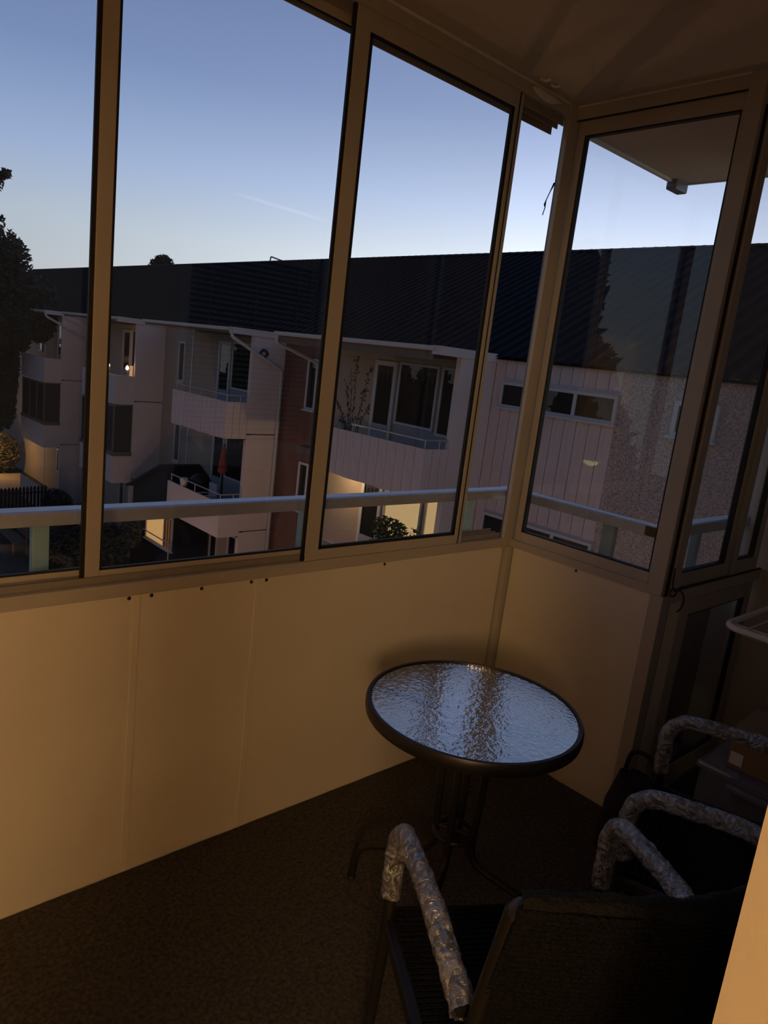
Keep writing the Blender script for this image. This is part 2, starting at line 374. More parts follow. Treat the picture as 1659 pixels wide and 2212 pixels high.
# blind window in the house wall (seen only as a reflection in the front panes)
bw = empty('window_9', (2.235, YB, 1.0)); struct(bw, 'white framed house window with venetian blind, reflected in the front pane', 'window')
mb = MB()
for b_ in ((1.72, 1.775, 1.0, 2.15), (2.695, 2.75, 1.0, 2.15)): mb.box(b_[0], b_[1], .06, YB+.01, b_[2], b_[3])
mb.box(1.775, 2.695, .06, YB+.01, 1.0, 1.05); mb.box(1.775, 2.695, .06, YB+.01, 2.10, 2.15); mb.build('frame', M_white, bw)
B(1.775, 2.695, .08, .084, 1.05, 2.10).build('pane', glass_mat('house_glass'), bw)
B(.86, 2.76, YB, YB+.03, .985, 1.0).build('sill', M_white, bw)
vb = empty('venetian_blind', (2.235, .06, 1.06)); tag(vb, 'white venetian blind hanging inside the house window', 'blind')
for i in range(34):
    z = 1.09+i*.0295; mb = MB(); mb.prism([(.040, z+.013), (.062, z), (.062, z+.002), (.040, z+.015)], 'x', 1.80, 2.67); mb.build('slat', M_white, vb)
for x in (1.95, 2.235, 2.52): MB().tube([(x, .066, 1.07), (x, .066, 2.1)], .0025, 6).build('ladder_cord', M_white, vb)
B(1.79, 2.68, .035, .066, 2.07, 2.10).build('head_rail', M_white, vb); B(1.80, 2.67, .040, .064, 1.065, 1.08).build('bottom_rail', M_white, vb)
dk = mat('unlit_room', (.05, .045, .04), .9)
dr = MB(); dr.box(1.0, XR, -1.2, -1.1, .0, 2.5); dr.box(1.0, 1.1, -1.1, Y0, 0, 2.5); dr.box(XR-.05, XR+.05, -1.1, Y0, 0, 2.5); dr.box(1.0, XR, -1.1, Y0, -.1, 0); dr.box(1.0, XR, -1.1, Y0, 2.5, 2.6)
struct(dr.build('wall_bedroom', dk), 'dark unlit room behind the blind window', 'wall')

# lit living room behind the camera
RX0, RX1, RY0 = -4.2, .95, -4.6
rm = MB(); rm.box(RX0-.1, RX1+.1, RY0-.1, RY0, 0, 2.5); struct(rm.build('wall_room_back', M_wallpaint), 'warm cream rear wall of the living room', 'wall')
struct(B(RX0-.1, RX0, RY0, Y0, 0, 2.5).build('wall_room_left', M_wallpaint), 'warm cream left wall of the living room', 'wall')
struct(B(RX1, RX1+.05, RY0, Y0, 0, 2.5).build('wall_room_right', M_wallpaint), 'warm cream wall beside the living room door', 'wall')
struct(B(RX0, RX1, RY0, Y0, -.1, 0).build('floor', mat('oak_floor', (.32, .19, .09), .5, var=.3, vscale=4, stretch=(8, 1, 1))), 'oak floor of the living room', 'floor')
struct(B(RX0, RX1, RY0, Y0, 2.5, 2.6).build('ceiling', M_white), 'white ceiling of the living room', 'ceiling')
struct(B(XL-.1-2, XL-.1, Y0, YB, 0, 2.6).build('wall_front_left', M_wallpaint), 'cream outer wall left of the balcony', 'wall')
# living room window beside the door
lw_ = empty('window_10', (-1.125, 0, .45)); struct(lw_, 'living room window with white frame beside the balcony door', 'window')
mb = MB()
for b_ in ((-1.75, -1.70, .45, 2.12), (-.50, -.46, .45, 2.12), (-1.70, -.50, .45, .50), (-1.70, -.50, 2.07, 2.12)): mb.box(b_[0], b_[1], -.06, .0, b_[2], b_[3])
mb.build('frame', M_white, lw_); B(-1.70, -.50, -.032, -.028, .5, 2.07).build('pane', MATS['house_glass'], lw_)
df = empty('door_1', (.13, 0, .02)); struct(df, 'white door frame around the open balcony doorway', 'door')
B(.612, .65, -.15, -.06, .02, 2.15).build('jamb', M_white, df, bevel=.003); B(-.42, -.382, -.15, -.06, .02, 2.15).build('jamb', M_white, df, bevel=.003); B(-.382, .612, -.15, -.06, 2.112, 2.15).build('head', M_white, df, bevel=.003)

WARM = (1.0, .64, .30)
def point(name, loc, e, col=WARM, r=.1, parent=None):
    l = bpy.data.lights.new(name, 'POINT'); l.energy = e; l.color = col; l.shadow_soft_size = r
    o = bpy.data.objects.new(name, l); COL.objects.link(o); o.location = loc
    if parent is not None: o.parent = parent; o.location = Vector(loc)-BASE[parent.name]
    return o
# ceiling lamp of the living room
cl = empty('ceiling_lamp', (-1.95, -1.95, 2.5)); tag(cl, 'opal globe ceiling lamp in the living room', 'lamp')
MB().lathe([(.06, 2.47), (.06, 2.5)], (-1.95, -1.95, 0), 20).build('canopy', M_white, cl)
MB().lathe([(.001, 2.36), (.14, 2.37), (.24, 2.395), (.28, 2.43), (.24, 2.465), (.06, 2.475)], (-1.95, -1.95, 0), 28).build('shade', emis('opal_lamp_glow', WARM, 10.0), cl)
point('lamp_light', (-1.95, -1.95, 2.06), 160, WARM, .34, cl)
# table lamp seen as the small double reflection in the side pane
tl = empty('table_lamp', (-3.0, -1.2, 0)); tag(tl, 'small bowl lamp on a slim stand in the living room', 'lamp')
MB().lathe([(.14, 0), (.14, .02), (.02, .03)], (-3.0, -1.2, 0), 24).build('base', M_white, tl)
MB().tube([(-3.0, -1.2, .02), (-3.0, -1.2, .62)], .012, 10).build('stem', M_white, tl)
MB().lathe([(.02, .615), (.06, .630), (.11, .668), (.105, .668), (.05, .634), (.02, .622)], (-3.0, -1.2, 0), 28, closed=True).build('bowl', emis('bowl_glow', (1.0, .78, .24), 130.0), tl)

# ------------------------------------------------------------------ outside railing
rl = empty('balcony_railing', (1.0, D+.18, -.3)); tag(rl, 'aluminium handrail on pale green posts outside the balcony windows', 'railing')
RH = 1.107
hr = D+.115
mb = MB(); mb.prism([(hr, RH-.040), (hr, RH-.004), (hr+.008, RH), (hr+.055, RH), (hr+.063, RH-.004), (hr+.063, RH-.040)], 'x', XL, W+.12); mb.build('handrail', M_aluraw, rl)
mb = MB(); sx = W+.115
mb.prism([(sx, RH-.040), (sx, RH-.004), (sx+.008, RH), (sx+.055, RH), (sx+.063, RH-.004), (sx+.063, RH-.040)], 'y', D2+.115, D+.178); mb.build('handrail', M_aluraw, rl)
mb = MB(); q_ = D2+.115
mb.prism([(q_, RH-.045), (q_, RH-.004), (q_+.008, RH), (q_+.055, RH), (q_+.063, RH-.004), (q_+.063, RH-.045)], 'x', sx, 3.40); mb.build('handrail', M_aluraw, rl)
for x in (-1.6, -.5, .61, 1.50, 2.37): B(x-.022, x+.022, D+.17, D+.20, -.3, RH-.03).build('post', M_post, rl, bevel=.004)
for y in (1.47,): B(sx+.035, sx+.065, y-.028, y+.028, -.3, RH-.03).build('post', M_post, rl, bevel=.004)
for x in (2.78, 3.02): B(x-.02, x+.02, D2+.16, D2+.19, -.3, RH-.03).build('post', M_post, rl, bevel=.004)
B(2.70, 2.715, D2+.16, D2+.175, -.2, .80).build('baluster', M_white, rl)
for x0_, x1_, c_ in ((2.60, 2.69, 'g1'), (2.735, 2.93, 'g0'), (2.94, 3.09, 'g2'), (3.10, 3.40, 'g0')):
    B(x0_, x1_, D2+.20, D2+.215, -.3, .74).build('infill_board', mat('infill_'+c_, {'g0': (.12, .115, .11), 'g1': (.18, .16, .15), 'g2': (.40, .40, .41)}[c_], .6), rl)

# ------------------------------------------------------------------ furniture on the balcony
TX, TY, TZ, TR = 1.51, 1.16, .685, .305
tb = empty('bistro_table', (TX, TY, 0)); tag(tb, 'round bistro table with rippled glass top and dark steel rim', 'table')
rim = MB(); rim.lathe([(TR-.016, TZ-.030), (TR-.002, TZ-.032), (TR, TZ-.022), (TR, TZ-.006), (TR-.004, TZ+.002), (TR-.012, TZ+.003), (TR-.016, TZ-.003)], (TX, TY, 0), 72, closed=True)
rim.build('rim', M_dark, tb)
M_tglass = glass_mat('rippled_table_glass', tint=(.82, .83, .84), refl=(1, .95, .84), base=.46, gain=.5, rough=.03, haze=.015, bump=.16, bscale=64.)
MB().lathe([(TR-.0165, TZ-.008), (TR-.0165, TZ-.002)], (TX, TY, 0), 72).build('glass_top', M_tglass, tb, smooth=False)
dl = Vector((-.138, .272, 0)).normalized(); db = Vector((dl.y, -dl.x, 0))
for dvec in (dl, db, -dl, -db):
    a = Vector((TX, TY, 0))
    pts = fillet([a+dvec*(TR-.012)+Vector((0, 0, TZ-.026)), a+dvec*.070+Vector((0, 0, TZ-.034)), a+dvec*.054+Vector((0, 0, .205)), a+dvec*.292+Vector((0, 0, .125)), a+dvec*.300+Vector((0, 0, .0))], .055, 8)
    MB().tube(pts, .0115, 12).build('leg', M_dark, tb)
    c = a+dvec*.300; MB().lathe([(.014, 0), (.014, .016), (.0125, .018)], (c.x, c.y, 0), 14).build('foot_cap', M_rubber, tb)
MB().tube([(TX+.058*math.cos(t), TY+.058*math.sin(t), .285) for t in [2*math.pi*i/24 for i in range(24)]], .009, 8, closed=True).build('collar_ring', M_dark, tb)
mb = MB(); mb.tube([Vector((TX, TY, .29))-dl*.055, Vector((TX, TY, .29))+dl*.055], .007, 8); mb.tube([Vector((TX, TY, .29))-db*.055, Vector((TX, TY, .29))+db*.055], .007, 8); mb.build('collar_cross', M_dark, tb)

def wrap_mat():
    m = bpy.data.materials.new('clear_wrapping_film'); m.use_nodes = True; t = m.node_tree; t.nodes.clear(); n = t.nodes.new; lk = t.links.new
    tcn = n('ShaderNodeTexCoord'); nz = n('ShaderNodeTexNoise'); nz.inputs['Scale'].default_value = 38; nz.inputs['Detail'].default_value = 5; nz.inputs['Distortion'].default_value = 1.6
    lk(tcn.outputs['Object'], nz.inputs['Vector'])
    bp = n('ShaderNodeBump'); bp.inputs['Strength'].default_value = .9; bp.inputs['Distance'].default_value = .02; lk(nz.outputs['Fac'], bp.inputs['Height'])
    gl_ = n('ShaderNodeBsdfGlossy'); gl_.inputs['Roughness'].default_value = .22; gl_.inputs['Color'].default_value = (.9, .9, .9, 1); lk(bp.outputs[0], gl_.inputs['Normal'])
    tr = n('ShaderNodeBsdfTransparent'); tr.inputs[0].default_value = (.85, .85, .85, 1)
    df_ = n('ShaderNodeBsdfDiffuse'); df_.inputs[0].default_value = (.45, .44, .44, 1)
    rp = n('ShaderNodeValToRGB'); rp.color_ramp.elements[0].position = .42; rp.color_ramp.elements[0].color = (.12, .12, .12, 1); rp.color_ramp.elements[1].position = .68; rp.color_ramp.elements[1].color = (.75, .75, .75, 1); lk(nz.outputs['Fac'], rp.inputs[0])
    m1 = n('ShaderNodeMixShader'); lk(rp.outputs[0], m1.inputs[0]); lk(tr.outputs[0], m1.inputs[1]); lk(df_.outputs[0], m1.inputs[2])
    m2 = n('ShaderNodeMixShader'); m2.inputs[0].default_value = .26; lk(m1.outputs[0], m2.inputs[1]); lk(gl_.outputs[0], m2.inputs[2])
    o = n('ShaderNodeOutputMaterial'); lk(m2.outputs[0], o.inputs[0]); return m
M_wrap = wrap_mat()

def make_chair(name, label, loc, rz):
    c = empty(name, (0, 0, 0)); tag(c, label, 'chair', 'black armchairs by the bistro table')
    for s in (-1, 1):
        arm = fillet([(s*.262, .235, 0), (s*.25, .215, .40), (s*.25, .225, .655), (s*.25, -.05, .668), (s*.245, -.215, .630)], .085, 10)
        fl_ = [p for p in arm if p.z <= .48]; up = [p for p in arm if p.z > .46]
        MB().tube([arm[0], arm[1]]+[p for p in arm[2:] if p.z <= .5], .0135, 12).build('leg', M_dark, c)
        MB().tube([(s*.25, .216, .44)]+[p for p in arm[2:] if p.z > .44], .0135, 12).build('armrest', M_dark, c)
        ws_ = densify([Vector((s*.25, .217, .475))]+[p for p in arm[2:] if p.z > .48], .009)
        nn = len(ws_)
        def rf(i, k, p, d, s=s, nn=nn):
            r = .0215+.0035*noise.noise(p*22+d*.8+Vector((s*3, rz*5, 0)))+.0022*noise.noise(p*80+d*3)
            r += .0010*math.sin(i*1.9+3*noise.noise(p*20))
            if i < 2 or i > nn-3: r += .004*noise.noise(p*60+d*9)
            return r
        MB().tube(ws_, .024, 22, cap=False, rfun=rf).build('plastic_wrap', M_wrap, c, label='crinkled clear plastic film around the armrest')
        back = fillet([(s*.235, -.285, 0), (s*.235, -.20, .40), (s*.238, -.235, .63), (s*.238, -.30, .895)], .1, 8)
        MB().tube(back, .0125, 12).build('leg', M_dark, c)
        B(s*.25-.012, s*.25+.012, -.20, .215, .395, .425).build('seat_rail', M_dark, c, bevel=.004)
    # woven seat with ribs
    mb = MB(); n = 34
    for i in range(n):
        y = -.205+.43*i/(n-1); z = .430-.012*math.sin(math.pi*i/(n-1))
        mb.tube([(-.242, y, z), (-.12, y, z-.006), (0, y, z-.008), (.12, y, z-.006), (.242, y, z)], .0078, 6)
    mb.box(-.24, .24, -.20, .215, .396, .418)
    mb.build('seat', M_black, c)
    mb = MB(); n = 38
    for i in range(n):
        t = i/(n-1); z = .46+.445*t; y = -.215-.088*max(0, (z-.60))/.30-.012*t
        mb.tube([(-.243, y-.004, z), (-.12, y-.030, z), (0, y-.038, z), (.12, y-.030, z), (.243, y-.004, z)], .0078, 6)
    for sx_ in (-.16, 0, .16):
        mb.tube([(sx_, -.215-.088*max(0, (.46+.445*t-.60))/.30-.012*t-.030*(1-abs(sx_)/.3), .46+.445*t) for t in [i/10 for i in range(11)]], .012, 6)
    mb.build('backrest', M_black, c)
    MB().tube(fillet([(-.238, -.300, .885), (-.225, -.308, .905), (0, -.343, .910), (.225, -.308, .905), (.238, -.300, .885)], .06, 6), .0145, 12).build('back_rail', M_dark, c)
    # back wrapped in thin film along the top
    MB().tube(densify([(-.235, -.307, .905), (0, -.345, .912), (.235, -.307, .905)], .01), .02, 16, cap=False, rfun=lambda i, k, p, d: .0185+.004*noise.noise(p*40+d)).build('film_edge', mat('thin_film', (.010, .009, .008), .7, bump=.5, bscale=120, spec=.15), c)
    MB().tube([(-.235, .212, .408), (.235, .212, .408)], .012, 10).build('seat_front_rail', M_dark, c)
    c.location = loc; c.rotation_euler = (0, 0, rz)
    return c
make_chair('garden_chair', 'black woven armchair with its back to the door, facing the table', (1.117, .604, 0), math.radians(-30))
make_chair('garden_chair', 'black woven armchair standing in front of the clear plastic box', (1.885, .560, 0), math.radians(17))

# clear storage box with cardboard box on top
sb = empty('storage_box', (2.66, .64, 0)); tag(sb, 'clear plastic storage box behind the armchair', 'box')
M_clear = glass_mat('clear_plastic', tint=(.80, .84, .88), base=.10, rough=.12, haze=.30, hazecol=(.46, .50, .58))
mb = MB()
X0, X1, Y0_, Y1_ = 2.42, 2.92, .42, .86
for b_ in ((X0, X0+.004, Y0_, Y1_), (X1-.004, X1, Y0_, Y1_), (X0, X1, Y0_, Y0_+.004), (X0, X1, Y1_-.004, Y1_)): mb.box(*b_, .004, .37)
mb.box(X0, X1, Y0_, Y1_, .0, .006); mb.build('tub', M_clear, sb)
mb = B(X0-.012, X1+.012, Y0_-.012, Y1_+.012, .368, .392); mb.build('lid', M_clear, sb, bevel=.008)
mb = MB(); mb.box(X0-.03, X0-.004, .52, .76, .345, .365); mb.build('handle', M_clear, sb, bevel=.006)
cb = empty('cardboard_box', (2.70, .60, .392)); tag(cb, 'brown cardboard box on top of the clear storage box', 'box')
B(2.47, 2.94, .40, .80, .392, .53).build('body', M_card, cb, bevel=.003)
mb = MB(); mb.prism([(2.47, .53), (2.66, .545), (2.66, .549), (2.47, .534)], 'y', .40, .80); mb.build('flap', M_card, cb)
mb = MB(); mb.prism([(2.94, .53), (2.72, .56), (2.72, .564), (2.94, .534)], 'y', .40, .80); mb.build('flap', M_card, cb)
B(2.4685, 2.470, .750, .792, .405, .448).build('paper_label', M_white, cb, label='white paper label on the cardboard box')
MB().tube([(2.467, .60+.022*math.cos(t), .455+.006*math.sin(t)) for t in [2*math.pi*i/14 for i in range(14)]], .0025, 6, closed=True).build('hand_hole', M_black, cb)
sb2 = B(2.50, 2.86, .48, .80, .0065, .34).build('folded_textiles', mat('dark_textile', (.03, .035, .05), .95, var=.4, vscale=20), bevel=.03); tag(sb2, 'dark folded fabric packed inside the clear storage box', 'fabric')

# black bag on the floor by the glazed panel
bag = MB(); seg = 20
for i in range(9):
    t = i/8; z = .002+.30*t; r = .15*(1-.35*t*t)
    for k in range(seg):
        a = 2*math.pi*k/seg; q = 1+.16*noise.noise(Vector((math.cos(a)*1.7, math.sin(a)*1.7, t*3)))
        bag.v.append((2.255+r*.55*q*math.cos(a), .985+r*.75*q*math.sin(a), z+(.03*noise.noise(Vector((math.cos(a)*2, math.sin(a)*2, 5))) if i > 6 else 0)))
for i in range(8):
    for k in range(seg): bag.f.append((i*seg+k, i*seg+(k+1) % seg, (i+1)*seg+(k+1) % seg, (i+1)*seg+k))
bag.f.append(tuple(range(seg))[::-1]); bag.f.append(tuple(8*seg+k for k in range(seg))); bag.smooth = True
bge = empty('cloth_bag', (2.255, .985, 0)); tag(bge, 'black cloth bag on the floor by the inner corner post', 'bag')
M_bag = mat('black_cloth', (.012, .011, .011), .9, bump=.4, bscale=40)
bag.build('body', M_bag, bge); MB().tube(fillet([(2.25, .93, .29), (2.25, .94, .40), (2.25, 1.03, .40), (2.25, 1.04, .29)], .05, 6), .008, 8).build('handle', M_bag, bge)

# white drying rack hung on the end wall
rk = empty('drying_rack', (2.9, .65, .85)); tag(rk, 'white wire drying rack fixed to the end wall', 'rack')
M_rack = mat('white_coated_wire', (.80, .72, .60), .4)
rz_ = .853
loop = [(3.28, .915, rz_), (2.49, .915, rz_), (2.49, .36, rz_), (3.28, .36, rz_)]
MB().tube(fillet(loop, .07, 8), .0115, 10).build('frame', M_rack, rk)
MB().tube([(2.555, .905, rz_-.004), (2.555, .37, rz_-.004)], .005, 8).build('cross_bar', M_rack, rk)
for i in range(8):
    y = .43+.06*i; MB().tube([(2.50, y, rz_+.002), (3.28, y, rz_+.002)], .0028, 6).build('wire', M_rack, rk)
B(2.475, 2.515, .69, .73, rz_-.008, rz_+.018).build('clip', M_rack, rk, bevel=.006)
for y in (.40, .87): B(3.27, 3.30, y-.02, y+.02, rz_-.03, rz_+.03).build('bracket', M_rack, rk, bevel=.004)

# loose string and knotted cord
st = MB(); st.tube([(2.397, D+.010, 2.335), (2.372, D+.004, 2.300), (2.345, D-.004, 2.262), (2.338, D-.006, 2.245), (2.340, D-.008, 2.235), (2.329, D-.010, 2.205)], .0022, 6, rfun=lambda i, k, p, d: (.0045 if i in (0, 3) else .0020))
o = st.build('string', M_rubber); tag(o, 'short dark string tied to the front corner post', 'string')
kc = MB(); cx_, cy_, cz_ = W+.012, D2-.016, .905
pts = [(cx_+.002, cy_+.004, 1.0), (cx_, cy_, cz_+.03)]
for i in range(15):
    a = 2*math.pi*i/10; pts.append((cx_-.012+.020*math.cos(a), cy_-.006-.001*i, cz_+.012+.016*math.sin(a)))
pts += [(cx_+.03, cy_-.02, cz_+.015), (cx_+.06, cy_-.02, cz_-.005), (cx_+.075, cy_-.02, cz_-.035), (cx_+.062, cy_-.018, cz_-.06), (cx_+.045, cy_-.016, cz_-.068)]
kc.tube(fillet(pts, .01, 3), .003, 6); o = kc.build('cord', M_rubber); tag(o, 'black cord knotted around the inner corner post', 'cord')

# ------------------------------------------------------------------ apartment house opposite
XF, XB, XN, GZ = 10.8, 9.2, 9.82, -6.0
PER = 7.07
M_fin = mat('white_fin_panel', (.60, .49, .46), .7, var=.06, vscale=1.5)
M_board = mat('white_painted_boards', (.60, .475, .445), .7, var=.10, vscale=3, stretch=(6, 6, 1))
M_stucco = mat('pebbledash', (.56, .43, .37), .95, kind='voronoi', vscale=70, col2=(.27, .20, .17), bump=.7, bscale=40)
M_beige = mat('beige_loggia_wall', (.37, .285, .215), .85, var=.06, vscale=2)
M_brown = mat('red_brown_cladding', (.14, .062, .042), .7, var=.15, vscale=4)
M_roof = mat('dark_roof_tiles', (.013, .012, .013), .85, var=.25, vscale=3, spec=.08)
M_frame = mat('white_window_frame', (.50, .48, .47), .5)
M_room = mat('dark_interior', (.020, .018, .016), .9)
M_soffit = mat('brown_soffit', (.14, .095, .07), .8)
M_gut = mat('pale_gutter', (.50, .46, .43), .5)
M_bluep = mat('bluegrey_panel', (.26, .27, .31), .7)
M_metal = mat('grey_metal_rail', (.36, .36, .36), .45, .4)
M_bglass = glass_mat('facade_glass', tint=(.8, .8, .8), base=.025)
M_curt = mat('lace_curtain', (.13, .115, .10), .9)
M_darkpost = mat('dark_beam_end', (.03, .025, .025), .8)
LIT = emis('lit_room_window', (1.0, .66, .30), .80)
LITO = emis('orange_lit_window', (1.0, .56, .20), 1.0)

hs = empty('apartment_building', (XF, 25, GZ)); tag(hs, 'long white apartment building with balconies and a dark tiled roof', 'building')
def P_(name, m, *b, par=hs, bevel=0): return B(*b).build(name, m, par, bevel=bevel)
# walls
P_('wall', M_stucco, XF, XF+.3, .5, 6.33, GZ, 1.95)
P_('wall', mat('grey_sheathing', (.10, .095, .095), .9), XF+.03, XF+.3, 6.33, 9.0, GZ, 1.95)
for i in range(4):
    y = 9.0+PER*i
    P_('wall', M_beige, XF, XF+.3, y, y+5.1, GZ, 1.95)
    P_('wall', M_brown if i == 0 else M_beige, XF, XF+.3, y+5.1, y+PER, GZ, 1.95)
    P_('corner_trim', M_frame, XF-.02, XF+.01, y+5.06, y+5.14, GZ, 1.9)
P_('wall', M_beige, XF, XF+.3, 9.0+PER*4, 58, GZ, 1.95)
# vertical boards beside the strip windows
nb = 11; bwid = (9.0-6.33)/nb
for za, zb_ in ((1.53, 1.90), (-.985, .975), (-5.9, -1.62)):
    for k in range(nb):
        y = 6.33+bwid*k
        B(XF+.004+.006*random.random(), XF+.034, y+.006, y+bwid-.006, za, zb_).build('plank', M_board, hs)
P_('trim_panel', M_board, XF+.010, XF+.036, 6.33, 9.0, .972, 1.535); P_('trim_panel', M_board, XF+.010, XF+.036, 6.33, 9.0, -1.625, -.98)
def window(y0, y1, z0, z1, splits=(), lit=None, curtain=False, fw=.055, sill=True, x=XF, par=hs, frame=None):
    """a framed window on a wall facing -x; splits are y positions of mullions"""
    mb = MB(); xo = x-.05
    mb.box(xo, x+.01, y0, y0+fw, z0, z1); mb.box(xo, x+.01, y1-fw, y1, z0, z1); mb.box(xo, x+.01, y0+fw, y1-fw, z0, z0+fw); mb.box(xo, x+.01, y0+fw, y1-fw, z1-fw, z1)
    for s in splits: mb.box(xo, x+.01, s-fw*.6, s+fw*.6, z0+fw, z1-fw)
    w = mb.build('window', frame or M_frame, par)
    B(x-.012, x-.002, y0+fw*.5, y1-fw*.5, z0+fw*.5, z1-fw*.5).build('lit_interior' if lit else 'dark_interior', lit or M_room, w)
    ys = [y0]+list(splits)+[y1]
    for a, b in zip(ys[:-1], ys[1:]): B(x-.036, x-.032, a+fw*.5, b-fw*.5, z0+fw*.5, z1-fw*.5).build('pane', M_bglass, w)
    if sill: B(x-.10, x+.01, y0-.04, y1+.04, z0-.035, z0).build('sill', frame or M_frame, w)
    if curtain:
        cm = MB(); n = 40; ya, yb = y0+fw, y1-fw
        for k in range(n+1):
            y = ya+(yb-ya)*k/n; ph = (k/n*4) % 1.0; dr_ = .16+.20*max(0, 1-abs(ph-.5)*4)
            cm.v += [(x-.020-.003*math.sin(k*1.3), y, z1-fw*.6), (x-.020-.003*math.sin(k*1.3), y, z1-fw-dr_)]
        for k in range(n): cm.f.append((2*k, 2*k+1, 2*k+3, 2*k+2))
        cm.build('curtain', M_curt, w)
    return w
for l in range(2):
    dz = -2.6*l+(.10 if l else 0)
    window(7.96, 8.78, 1.0+dz, 1.47+dz, sill=True); window(6.33, 7.93, 1.0+dz, 1.47+dz, splits=(7.14,))
w_ = window(4.67, 5.36, .98, 1.52, fw=.07)
B(XF-.025, XF-.018, 5.12, 5.24, 1.05, 1.45).build('curtain', M_curt, w_)

def parapet(y0, y1, zt, zb_, boards):
    par = empty('balcony_front', (XB, (y0+y1)/2, zb_)); par.parent = hs; par.location = BASE['balcony_front' if par.name == 'balcony_front' else par.name]-BASE[hs.name]
    mm = M_board if boards else M_fin
    if boards:
        B(XB+.02, XB+.05, y0+.02, y1, zb_, zt-.03).build('backing', MATS['grey_sheathing'], par); B(XB+.02, XN+.02, y0+.02, y0+.05, zb_, zt-.03).build('backing', MATS['grey_sheathing'], par)
        n = 12; w = (y1-y0)/n
        for k in range(n): B(XB-.006*random.random(), XB+.022, y0+w*k+.005, y0+w*(k+1)-.005, zb_-.02*random.random(), zt).build('plank', mm, par)
        n = 3; w = (XN-XB)/n
        for k in range(n): B(XB+w*k+.005, XB+w*(k+1)-.005, y0-.005*random.random(), y0+.022, zb_, zt).build('plank', mm, par)
    else:
        B(XB, XB+.05, y0, y1, zb_, zt).build('panel', mm, par, bevel=.004); B(XB+.05, XN+.02, y0, y0+.05, zb_, zt).build('panel', mm, par, bevel=.004)
    return par
def railing(y0, y1, z, zt, par=hs):
    mb = MB(); mb.tube([(XB+.05, y1, z), (XB+.05, y0+.06, z), (XN, y0+.06, z)], .018, 8)
    for y in (y0+.06, (y0+y1)/2, y1-.05): mb.tube([(XB+.05, y, zt-.05), (XB+.05, y, z)], .014, 6)
    mb.tube([(XN-.2, y0+.06, zt-.05), (XN-.2, y0+.06, z)], .014, 6); mb.build('balcony_rail', M_metal, par)
